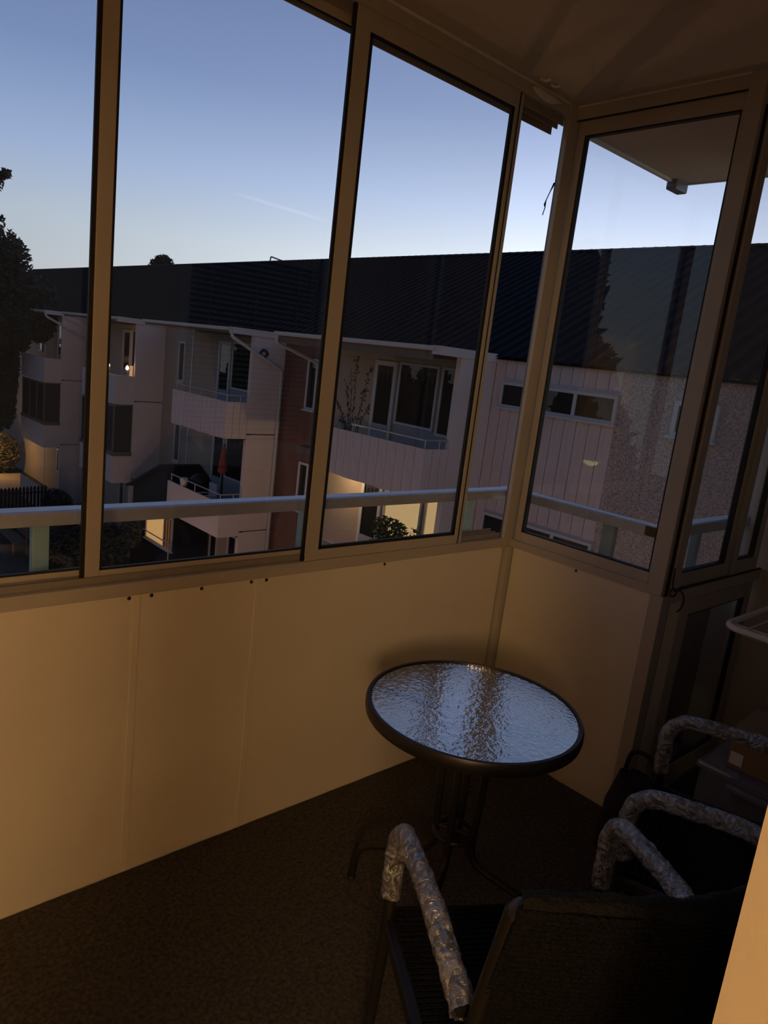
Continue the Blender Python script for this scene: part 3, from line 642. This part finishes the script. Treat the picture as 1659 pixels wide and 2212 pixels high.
for i in range(4):
    y = 9.0+PER*i
    for l in range(3):
        dz = -2.6*l; zt, zb_ = .13+dz, -.80+dz
        fz1 = 1.86 if l == 0 else 1.90+dz; fz0 = -.66+dz if l < 2 else GZ
        P_('fin_panel', M_fin, XN, XF+.02, y, y+.12, fz0, fz1, bevel=.004)
        if l < 2: P_('fin_strip', M_fin, XN+.14, XF, y+.006, y+.12, fz0-.03-.14, fz0-.03); P_('beam_end', M_darkpost, XN-.06, XN+.12, y+.03, y+.12, fz0-.17, fz0+.01)
        if l < 2 or i == 3:
            parapet(y+.02, y+3.02, zt, zb_, l == 0 and i < 2 or (i == 0))
            P_('balcony_slab', M_soffit, XB+.05, XF, y+.07, y+3.0, zb_+.03, zb_+.18)
        if i == 0 and l < 2: P_('light_block_slab', M_soffit, 10.0, XF, y+3.0, y+5.1, zb_+.03, zb_+.18)  # slab added to keep the loggia lamp's light off the wall above
        # loggia joinery
        lit = LIT if (i == 0 and l == 1) else None
        if i in (2, 3) and l == 1:
            # glazed-in balcony
            gw = window(y+.10, y+2.95, zt+.02, zt+1.62, splits=(y+1.0, y+1.95), x=XB+.06, frame=mat('dark_glazing_frame', (.10, .08, .07), .6), fw=.05, sill=False)
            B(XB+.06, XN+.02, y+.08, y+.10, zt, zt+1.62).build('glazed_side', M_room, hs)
            B(XB-.02, XN, y-.02, y+3.04, zt-.02, zt+.10).build('brown_cap', mat('brown_cap_board', (.13, .09, .06), .7), hs)
        else:
            if l == 2:
                window(y+2.75, y+3.20, -5.0, -3.95, sill=False); window(y+1.60, y+2.15, -5.9, -3.9, fw=.09, sill=False)
                continue
            window(y+1.42, y+2.62, .27+dz, 1.60+dz, lit=lit, curtain=(lit is None), sill=False)
            window(y+.74, y+1.34, .20+dz, 1.60+dz, lit=lit, curtain=False, sill=False)
            if i > 0 or l > 0: pass
            window(y+2.70, y+3.42, -.62+dz, 1.58+dz, curtain=True, fw=.10, sill=False)
            P_('lower_panel', M_bluep, XF-.03, XF, y+.74, y+2.62, -.62+dz, .26+dz)
            P_('lower_panel', M_bluep, XF-.055, XF-.012, y+2.78, y+3.34, -.55+dz, .20+dz)
            P_('lintel', mat('cream_lintel', (.40, .33, .24), .8), XF-.08, XF, y+.12, y+5.0, 1.62+dz, 1.76+dz)
        # window on the brown wall
        window(y+5.55, y+5.98 if i else y+5.98, .16+dz, 1.42+dz, fw=.06)
        if l == 0:
            P_('fin_cap', M_fin, XB+.0, XF+.10, y-.05, y+.16, 1.80, 1.955, bevel=.006)
            P_('loggia_roof', M_soffit, XB+.04, XF+.1, y+.16, y+5.1, 1.86, 1.93)
            P_('fascia', M_soffit, XB+.02, XB+.05, y+.16, y+5.1, 1.70 if i == 0 else 1.80, 1.90)
            mb = MB(); mb.prism([(XB-.06, 1.885), (XB-.05, 1.86), (XB+.03, 1.86), (XB+.04, 1.945), (XB-.06, 1.945)], 'y', y+.12, y+5.12); mb.build('gutter', M_gut, hs)
    if i in (1, 3):
        MB().tube(fillet([(XB-.01, y+.02, 1.88), (XB-.01, y-.02, 1.72), (XF-.12, y-.05, 1.02), (XF-.10, y-.05, .5), (XF-.10, y-.05, GZ)], .08, 5), .042, 10).build('downpipe', M_gut, hs)
    if i in (0, 2):
        MB().tube(fillet([(XB-.01, y+5.05, 1.88), (XB-.01, y+5.08, 1.70), (XF-.06, y+5.16, 1.25), (XF-.06, y+5.2, .5), (XF-.06, y+5.2, GZ)], .08, 5), .042, 10).build('downpipe', M_gut, hs)
railing(9.02, 11.2, .28, .13); railing(16.09, 19.0, .29, .13); railing(16.09, 19.0, -2.27, -2.47); railing(9.02, 12, -2.27, -2.47)
# decal of leaves on the first loggia wall
mb = MB()
branches = []
for (ty, tz, q) in ((13.12, 1.60, 1), (12.62, 1.42, .8), (13.30, 1.30, .7), (13.46, .98, .8), (13.76, .52, 1), (12.52, .50, .6), (12.66, .95, .6), (13.55, .10, .8)):
    branches.append(((13.04+.25*(ty-13.04), -.35, ty, tz), int(34*q)))
spots = []
for (y0_, z0_, y1_, z1_), cnt in branches:
    for k in range(cnt):
        t = .12+.88*random.random(); bow = .10*math.sin(math.pi*t)
        spots.append((y0_+(y1_-y0_)*t**1.3+random.gauss(0, .050), z0_+(z1_-z0_)*t+bow+random.gauss(0, .045)))
for (y, z) in spots:
    a = random.random()*6.3; r = .018+.016*random.random()
    b = len(mb.v)
    for (u, v) in ((1.6, 0), (0, .7), (-1.6, 0), (0, -.7)):
        mb.v.append((XF-.004, y+r*(u*math.cos(a)-v*math.sin(a)), z+r*(u*math.sin(a)+v*math.cos(a))))
    mb.f.append((b, b+1, b+2, b+3))
for (y0_, z0_, y1_, z1_), cnt in branches:
    mb.tube([(XF-.004, y0_+(y1_-y0_)*t**1.3, z0_+(z1_-z0_)*t+.10*math.sin(math.pi*t)) for t in [i/8 for i in range(9)]], .005, 4)
o = mb.build('leaf_decal', mat('black_vinyl', (.012, .012, .012), .7), hs, label='black leafy tree decal on the loggia wall'); o['kind'] = 'stuff'
# roof: corrugated tile ribs running up the slope
mb = MB(); xe, ze, xr_, zr_ = XF-.10, 1.90, 16.8, 4.985
step = .075; ny = int((58-.2)/step)
prof = []
for k in range(ny+1): prof.append((.2+step*k, .035*(k % 4 in (1, 2))))
up_ = Vector((-(zr_-ze), 0, xr_-xe)).normalized()
rows = 2
for j in range(rows):
    for (y, hgt) in prof:
        t = j/(rows-1); mb.v.append((xe+(xr_-xe)*t+up_.x*hgt, y, ze+(zr_-ze)*t+up_.z*hgt))
nn = len(prof)
for k in range(nn-1): mb.f.append((k, k+1, nn+k+1, nn+k))
mb.v += [(xe, .2, ze-.04), (xe, 58, ze-.04), (xr_, .2, zr_-.2), (xr_, 58, zr_-.2)]
b = 2*nn; mb.f.append((b, b+2, b+3, b+1))
rf_ = mb.build('roof', M_roof, hs, smooth=False)
MB().prism([(xr_-.22, zr_-.06), (xr_, zr_+.03), (xr_+.22, zr_-.06)], 'y', .2, 58).build('ridge_cap', M_roof, rf_)
P_('roof', M_roof, XB+.04, XF, 8.95+.2, 8.95+.21, 1.93, 1.95)
for i in range(4): y = 9.0+PER*i; P_('flat_roof', M_roof, XB+.03, XF+.2, y+.16, y+5.1, 1.93, 1.96)
mb = MB(); mb.prism([(xr_, zr_-.1), (xr_+6, 1.9), (xr_, 1.9)], 'y', .2, 58); mb.build('rear_roof', M_roof, hs)
# roof hook ladder rail on the ridge
rr = xr_+.1
MB().tube(fillet([(rr, rr*1.59, zr_-.1), (rr, rr*1.588, zr_+.215), (rr, rr*1.515, zr_-.05)], .08, 5), .03, 8).build('roof_rail', M_metal, rf_)

# things on the balconies opposite
def loggia_light(name, loc, e, col, r=.06):
    return point(name, loc, e, col, r)
ll = empty('loggia_lamp', (10.72, 10.9, -1.12)); tag(ll, 'lit wall lamp in the loggia with the leafy plant', 'lamp')
MB().prism([(10.58, -1.16), (10.80, -1.16), (10.80, -1.12), (10.62, -1.12)], 'y', 10.75, 11.1).build('shade', M_darkpost, ll)
point('lamp_light', (10.15, 12.7, -1.10), 30, (1, .70, .38), .05, ll)
def leaves(mb, c, rad, n, size, zs=1.0, gap=.0):
    for _ in range(n):
        while True:
            p = Vector((random.uniform(-1, 1), random.uniform(-1, 1), random.uniform(-1, 1)))
            if gap < p.length < 1: break
        q = Vector((c[0]+p.x*rad[0], c[1]+p.y*rad[1], c[2]+p.z*rad[2]))
        a = Vector((random.gauss(0, 1), random.gauss(0, 1), random.gauss(0, 1)*zs)).normalized(); bvec = a.orthogonal().normalized(); s = size*random.uniform(.6, 1.3)
        k = len(mb.v); mb.v += [tuple(q+a*s), tuple(q+bvec*s*.45), tuple(q-a*s), tuple(q-bvec*s*.45)]; mb.f.append((k, k+1, k+2, k+3))
M_leafg = mat('green_leaves', (.055, .085, .025), .7, var=.4, vscale=3)
M_leaf = mat('dark_leaves', (.030, .036, .020), .8, var=.4, vscale=1.2)
M_bark = mat('bark', (.045, .035, .028), .9)
pl = empty('potted_plant', (10.45, 10.85, -2.42)); tag(pl, 'leafy green plant in front of the lit loggia window', 'plant')
mb = MB(); leaves(mb, (10.40, 10.95, -1.98), (.22, .55, .32), 800, .06); leaves(mb, (10.45, 10.2, -2.0), (.15, .2, .35), 90, .05); o = mb.build('foliage', M_leafg, pl); o['kind'] = 'stuff'
B(10.25, 10.6, 10.2, 11.4, -2.52, -2.25).build('planter', M_darkpost, pl, bevel=.02)
P_('plant_shelf', M_soffit, 10.2, XF, 10.0, 11.5, -2.60, -2.52)
# kettle grill, folded parasol and chairs on the second balcony
gr = empty('kettle_grill', (9.75, 18.25, -3.25)); tag(gr, 'black kettle grill behind the white balcony parapet', 'grill')
MB().lathe([(.02, -2.62), (.20, -2.55), (.27, -2.40), (.28, -2.34), (.26, -2.26), (.16, -2.16), (.02, -2.13)], (9.75, 18.25, 0), 24).build('kettle', M_rubber, gr)
for a in (0, 2.1, 4.2): MB().tube([(9.75+.12*math.cos(a), 18.25+.12*math.sin(a), -2.58), (9.75+.25*math.cos(a), 18.25+.25*math.sin(a), -3.24)], .014, 6).build('leg', M_rubber, gr)
ps = empty('folded_parasol', (10.0, 17.45, -3.25)); tag(ps, 'folded red parasol on a dark pole on the grill balcony', 'parasol')
MB().tube([(10.0, 17.45, -3.24), (10.0, 17.45, -1.15)], .03, 8).build('pole', M_darkpost, ps)
MB().lathe([(.02, -1.18), (.06, -1.3), (.10, -1.6), (.14, -1.9), (.11, -1.95), (.03, -1.9)], (10.0, 17.45, 0), 14).build('canopy', mat('red_canvas', (.20, .035, .025), .8), ps)
MB().lathe([(.2, -3.25), (.2, -3.18), (.04, -3.16)], (10.0, 17.45, 0), 20).build('base', M_darkpost, ps)
pc = empty('patio_chair', (9.55, 17.5, -3.25)); tag(pc, 'white tubular patio chair beside the kettle grill opposite', 'chair')
for sy in (-.2, .2): MB().tube(fillet([(9.35, 17.5+sy, -3.24), (9.35, 17.5+sy, -2.55), (9.75, 17.5+sy, -2.55), (9.8, 17.5+sy, -3.24)], .06, 4), .016, 6).build('leg', M_frame, pc)
B(9.36, 9.78, 17.3, 17.7, -2.83, -2.80).build('seat', M_frame, pc); B(9.76, 9.80, 17.3, 17.7, -2.75, -2.25).build('backrest', M_frame, pc)
pot = MB().lathe([(.09, -2.47), (.12, -2.25), (.10, -2.25), (.08, -2.45)], (9.30, 18.3, 0), 16, closed=True).build('flower_pot', M_frame); tag(pot, 'white flower pot on the parapet of the grill balcony', 'pot')
# candles on the third balcony
for k, (px, py, nm) in enumerate(((9.32, 24.12, 'tealight candle in a glass jar on the candlelit balcony parapet'), (9.62, 23.30, 'tealight candle next to the lantern on the candlelit balcony'))):
    c = empty('candle', (px, py, .13)); tag(c, nm, 'candle', 'candles on the third balcony')
    MB().lathe([(.05, .13), (.06, .24), (.055, .24), (.045, .14)], (px, py, 0), 14, closed=True).build('jar', M_bglass, c)
    MB().lathe([(.005, .30), (.055, .34), (.05, .40), (.005, .46)], (px, py, 0), 10).build('flame', emis('candle_flame', (1, .72, .38), 5.0), c)
    MB().lathe([(.04, .135), (.04, .31)], (px, py, 0), 12).build('wax', M_frame, c)
point('candle_light', (9.9, 24.0, .60), 22, (1, .50, .18), .1)
ln = MB(); ln.box(9.66, 9.74, 23.14, 23.2, .13, .46); o = ln.build('paper_lantern', emis('lantern_glow', (1, .5, .25), .55)); tag(o, 'small glowing lantern at the end of the candlelit balcony', 'lantern')
wr_ = MB(); wr_.tube([(10.14+.10*math.cos(t), 16.055, 1.40+.08*math.sin(t)) for t in [2*math.pi*i/16 for i in range(16)]], .04, 8, closed=True, rfun=lambda i, k, p, d: .035+.02*noise.noise(p*30))
o = wr_.build('wreath', M_darkpost); tag(o, 'dark wreath hung on the white fin wall by the downpipe', 'wreath')

# ------------------------------------------------------------------ grounds
gd = MB(); gd.v = [(-60, -5, GZ), (90, -5, GZ), (90, 120, GZ), (-60, 120, GZ)]; gd.f = [(0, 1, 2, 3)]
o = gd.build('ground', mat('night_lawn', (.055, .055, .04), .95, var=.4, vscale=.6)); tag(o, 'dark lawn and paths between the buildings', 'ground', kind='structure')
# outbuilding with lit window between the bays
ob = empty('outbuilding', (10.1, 20.8, GZ)); tag(ob, 'dark gabled outbuilding with an orange lit window', 'building')
M_shed = mat('dark_blue_cladding', (.014, .016, .022), .85, spec=.1)
mb = MB(); mb.prism([(19.3, GZ), (22.4, GZ), (22.4, -3.30), (20.2, -2.34), (19.3, -2.75)], 'x', 9.62, 10.7); mb.build('wall', M_shed, ob)
mb = MB(); mb.prism([(19.25, -2.74), (20.2, -2.30), (22.6, -3.38), (22.6, -3.32), (20.2, -2.22), (19.25, -2.66)], 'x', 9.45, 10.75); mb.build('roof', M_shed, ob)
w_ = window(19.42, 21.25, -4.75, -3.72, splits=(19.95,), lit=LITO, x=9.62, par=ob, fw=.04, sill=True)
for k in range(3): B(9.575, 9.60, 19.50+.16*k, 19.60+.16*k, -4.7, -3.75).build('curtain', mat('orange_curtain', (.25, .12, .05), .9), w_)
MB().tube([(9.45, 19.3, -4.45), (9.45, 21.2, -4.45)], .018, 6).build('rail_bar', M_metal, ob); MB().tube([(9.45, 19.32, -4.45), (9.45, 19.32, GZ)], .018, 6).build('rail_post', M_metal, ob)

def tree(name, label, blobs, trunk, leaf=.12, group=None, m=M_leaf):
    o = empty(name, (trunk[0][0], trunk[0][1], GZ)); tag(o, label, 'tree' if 'tree' in name or 'conifer' in name else 'bush', group)
    mb = MB()
    for (c, r, n) in blobs: leaves(mb, c, r, n, leaf)
    f = mb.build('foliage', m, o); f['kind'] = 'stuff'
    tm = MB(); tm.tube(trunk, .15, 8, rfun=lambda i, k, p, d: max(.03, .22-.03*i)); tm.build('trunk', M_bark, o)
    return o
B3 = [((8.9, 32.2, 1.0), (.25, 1.0, .8), 800), ((9.0, 34.5, -.8), (.35, .7, 2.5), 2200), ((8.35, 34.0, 2.0), (1.5, 1.9, 2.0), 5200), ((8.9, 33.4, 3.2), (.75, 1.0, 1.5), 1300), ((8.3, 34.3, 4.0), (.65, .8, 1.3), 800), ((8.9, 34.0, 4.2), (.35, .4, .8), 260), ((8.2, 35.2, -.5), (1.4, 1.5, 2.6), 3600), ((9.5, 32.6, 2.6), (.8, 1.2, .7), 900), ((9.5, 32.2, 1.5), (.7, 1.0, .9), 900), ((8.45, 34.6, 5.3), (.4, .5, .35), 70), ((8.95, 35.0, 7.25), (.20, .45, .22), 90), ((8.3, 35.3, 6.9), (.7, .7, .6), 260), ((7.6, 33.5, 1.5), (1.2, 1.6, 3.0), 3200), ((7.7, 34.0, -2.2), (1.3, 1.4, 1.4), 2200)]  # first leaf clump is added to darken the loggia behind it
tree('garden_tree', 'large dark leafy tree standing beside the far balconies', B3, [(8.2, 35.0, GZ), (8.25, 34.9, -3.5), (8.3, 34.5, -1), (8.4, 34.2, 2), (8.5, 34.4, 4.2)], leaf=.15)
tree('conifer', 'round topped conifer rising behind the dark roof ridge', [((24, 52.6, 5.9), (1.0, 1.1, 1.3), 2600), ((24, 52.6, 4.0), (1.6, 1.9, 2.6), 3000)], [(24, 52.6, GZ), (24, 52.6, 0), (24, 52.6, 6.2)], leaf=.16)
tree('garden_bush', 'dark flowering bush in front of the orange lit window', [((8.65, 22.6, -5.2), (.75, 1.6, .75), 2800), ((9.05, 21.1, -4.55), (.30, .45, .55), 520), ((8.7, 22.8, -4.6), (.5, .9, .4), 500)], [(9.0, 22.4, GZ), (9.0, 22.4, -5.3), (9.0, 22.4, -5.0)], leaf=.09)
mb = MB()
for k in range(16): leaves(mb, (7.98+.15*random.random(), 22.0+.9*random.random(), -5.45+.75*random.random()), (.03, .03, .03), 2, .035)
o = mb.build('blossom', mat('white_petals', (.55, .50, .42), .8)); o['kind'] = 'stuff'; o.parent = bpy.data.objects['garden_bush']; o.location = BASE[o.name]-BASE['garden_bush']
tree('hedge_shrub', 'dense dark hedge shrub seen behind the pale railing post', [((7.3, 22.0, -5.3), (.5, 1.25, .65), 2600)], [(7.3, 22.0, GZ), (7.3, 22, -5.6), (7.3, 22, -5.2)], leaf=.08)
tree('low_shrub', 'low dark shrub at the foot of the far white balcony', [((9.3, 28.6, -5.4), (.5, 1.2, .6), 1400), ((9.4, 25.6, -5.3), (.4, 1.3, .6), 1400)], [(9.3, 27.4, GZ), (9.3, 27.4, -5.7), (9.3, 27.4, -5.5)], leaf=.09)
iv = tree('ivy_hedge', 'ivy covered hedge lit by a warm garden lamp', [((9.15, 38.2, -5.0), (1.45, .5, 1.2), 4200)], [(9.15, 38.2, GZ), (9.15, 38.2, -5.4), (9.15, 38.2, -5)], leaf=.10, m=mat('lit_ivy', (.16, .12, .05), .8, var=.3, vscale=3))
gl_ = empty('garden_lamp', (8.7, 36.6, GZ)); tag(gl_, 'small garden lamp post lighting the ivy hedge', 'lamp')
MB().tube([(8.7, 36.6, GZ), (8.7, 36.6, -4.6)], .03, 8).build('post', M_darkpost, gl_); MB().lathe([(.05, -4.6), (.10, -4.4), (.05, -4.3)], (8.7, 36.6, 0), 12).build('lantern_head', emis('garden_glow', (1, .6, .25), 2.0), gl_)
point('garden_light', (8.9, 37.0, -4.4), 75, (1, .58, .22), .15, gl_)
tr_ = B(8.55, 10.4, 33.9, 37.6, GZ, GZ+.10).build('terrace', mat('pale_terrace', (.42, .33, .24), .85, var=.1, vscale=2)); tag(tr_, 'pale terrace slab lit warmly by the garden lamp', 'terrace')
fc = empty('picket_fence', (7.7, 27.7, GZ)); tag(fc, 'dark wooden picket fence in front of the lit terrace', 'fence')
M_pk = mat('dark_wood', (.020, .016, .013), .8)
for k in range(15):
    t = k/14; x = 6.75+1.85*t; y = 27.5+.4*t
    mb = MB(); mb.prism([(x-.045, GZ), (x+.045, GZ), (x+.045, -4.50), (x, -4.42), (x-.045, -4.50)], 'y', y-.012, y+.012); mb.build('picket', M_pk, fc)
for z in (-5.6, -4.68): MB().tube([(6.65, 27.5, z), (8.75, 27.93, z)], .025, 6).build('fence_rail', M_pk, fc)
bn = empty('garden_bench', (6.9, 25.2, GZ)); tag(bn, 'brown slatted garden bench on the lawn below', 'bench')
M_bn = mat('brown_wood', (.17, .10, .06), .7, var=.2, vscale=6)
for k in range(4): B(6.55+.11*k, 6.64+.11*k, 24.3, 26.6, -5.58, -5.55).build('slat', M_bn, bn)
for k in range(3): B(7.02, 7.05, 24.3, 26.6, -5.45+.14*k, -5.36+.14*k).build('slat', M_bn, bn)
for yy in (24.5, 26.4):
    B(6.56, 6.62, yy-.03, yy+.03, GZ, -5.58).build('leg', M_bn, bn); B(6.98, 7.02, yy-.03, yy+.03, GZ, -5.08).build('leg', M_bn, bn)

# unseen bollard lamps added to warm the lower facade, and trees across the lawn (seen as dark reflections in the panes)
for k, (bx_, by_) in enumerate(((6.3, 7.0), (6.0, 12.5), (6.0, 17.0))):
    bl = empty('added_bollard', (bx_, by_, GZ)); tag(bl, 'unseen low bollard lamp added to warm the facade', 'lamp', 'added bollard lamps')
    MB().lathe([(.07, GZ), (.07, GZ+.75), (.05, GZ+.76)], (bx_, by_, 0), 14).build('post', M_darkpost, bl); MB().lathe([(.06, GZ+.76), (.06, GZ+.90), (.08, GZ+.91), (.02, GZ+.95)], (bx_, by_, 0), 14).build('lens', emis('added_bollard_glow', (1, .6, .32), 3.0), bl)
    point('facade_warm_light', (bx_, by_, GZ+1.3), 75, (1, .56, .34), .15, bl)
def spruce(name, label, x, y, h, r, n):
    o = empty(name, (x, y, GZ)); tag(o, label, 'tree', 'trees across the lawn')
    mb = MB()
    for k in range(9):
        t = k/9; leaves(mb, (x, y, GZ+h*(.12+.86*t)), (r*(1-t)+.25, r*(1-t)+.25, h*.09), int(n*(1.1-t)), .42)
    f = mb.build('foliage', M_leaf, o); f['kind'] = 'stuff'
    MB().tube([(x, y, GZ), (x, y, GZ+h*.5), (x, y, GZ+h*.95)], .2, 8, rfun=lambda i, k, p, d: .26-.10*i).build('trunk', M_bark, o)
for k, (x, y, h, r) in enumerate(((-15.7, 14.2, 12.4, 2.6), (-22, 17, 9.5, 3.4), (-26, 24, 10, 3.5), (-27.5, 32.5, 9.5, 3.4), (-25, 39.5, 9.8, 3.8), (-22, 48, 10, 4), (-17, 56, 10, 4), (-10, 62, 10, 4), (-1.5, 65, 10, 4), (-27, 8, 9, 4), (-26, 57.5, 10, 3), (-19.5, 68, 10, 3.6), (-34, 44, 11, 4), (-36, 27, 11, 4), (-33.5, 54.0, 11, 3.4))):
    spruce('spruce_tree', 'tall dark spruce across the lawn' if k == 0 else 'dark spruce in the row beyond the lawn', x, y, h, r, 620)
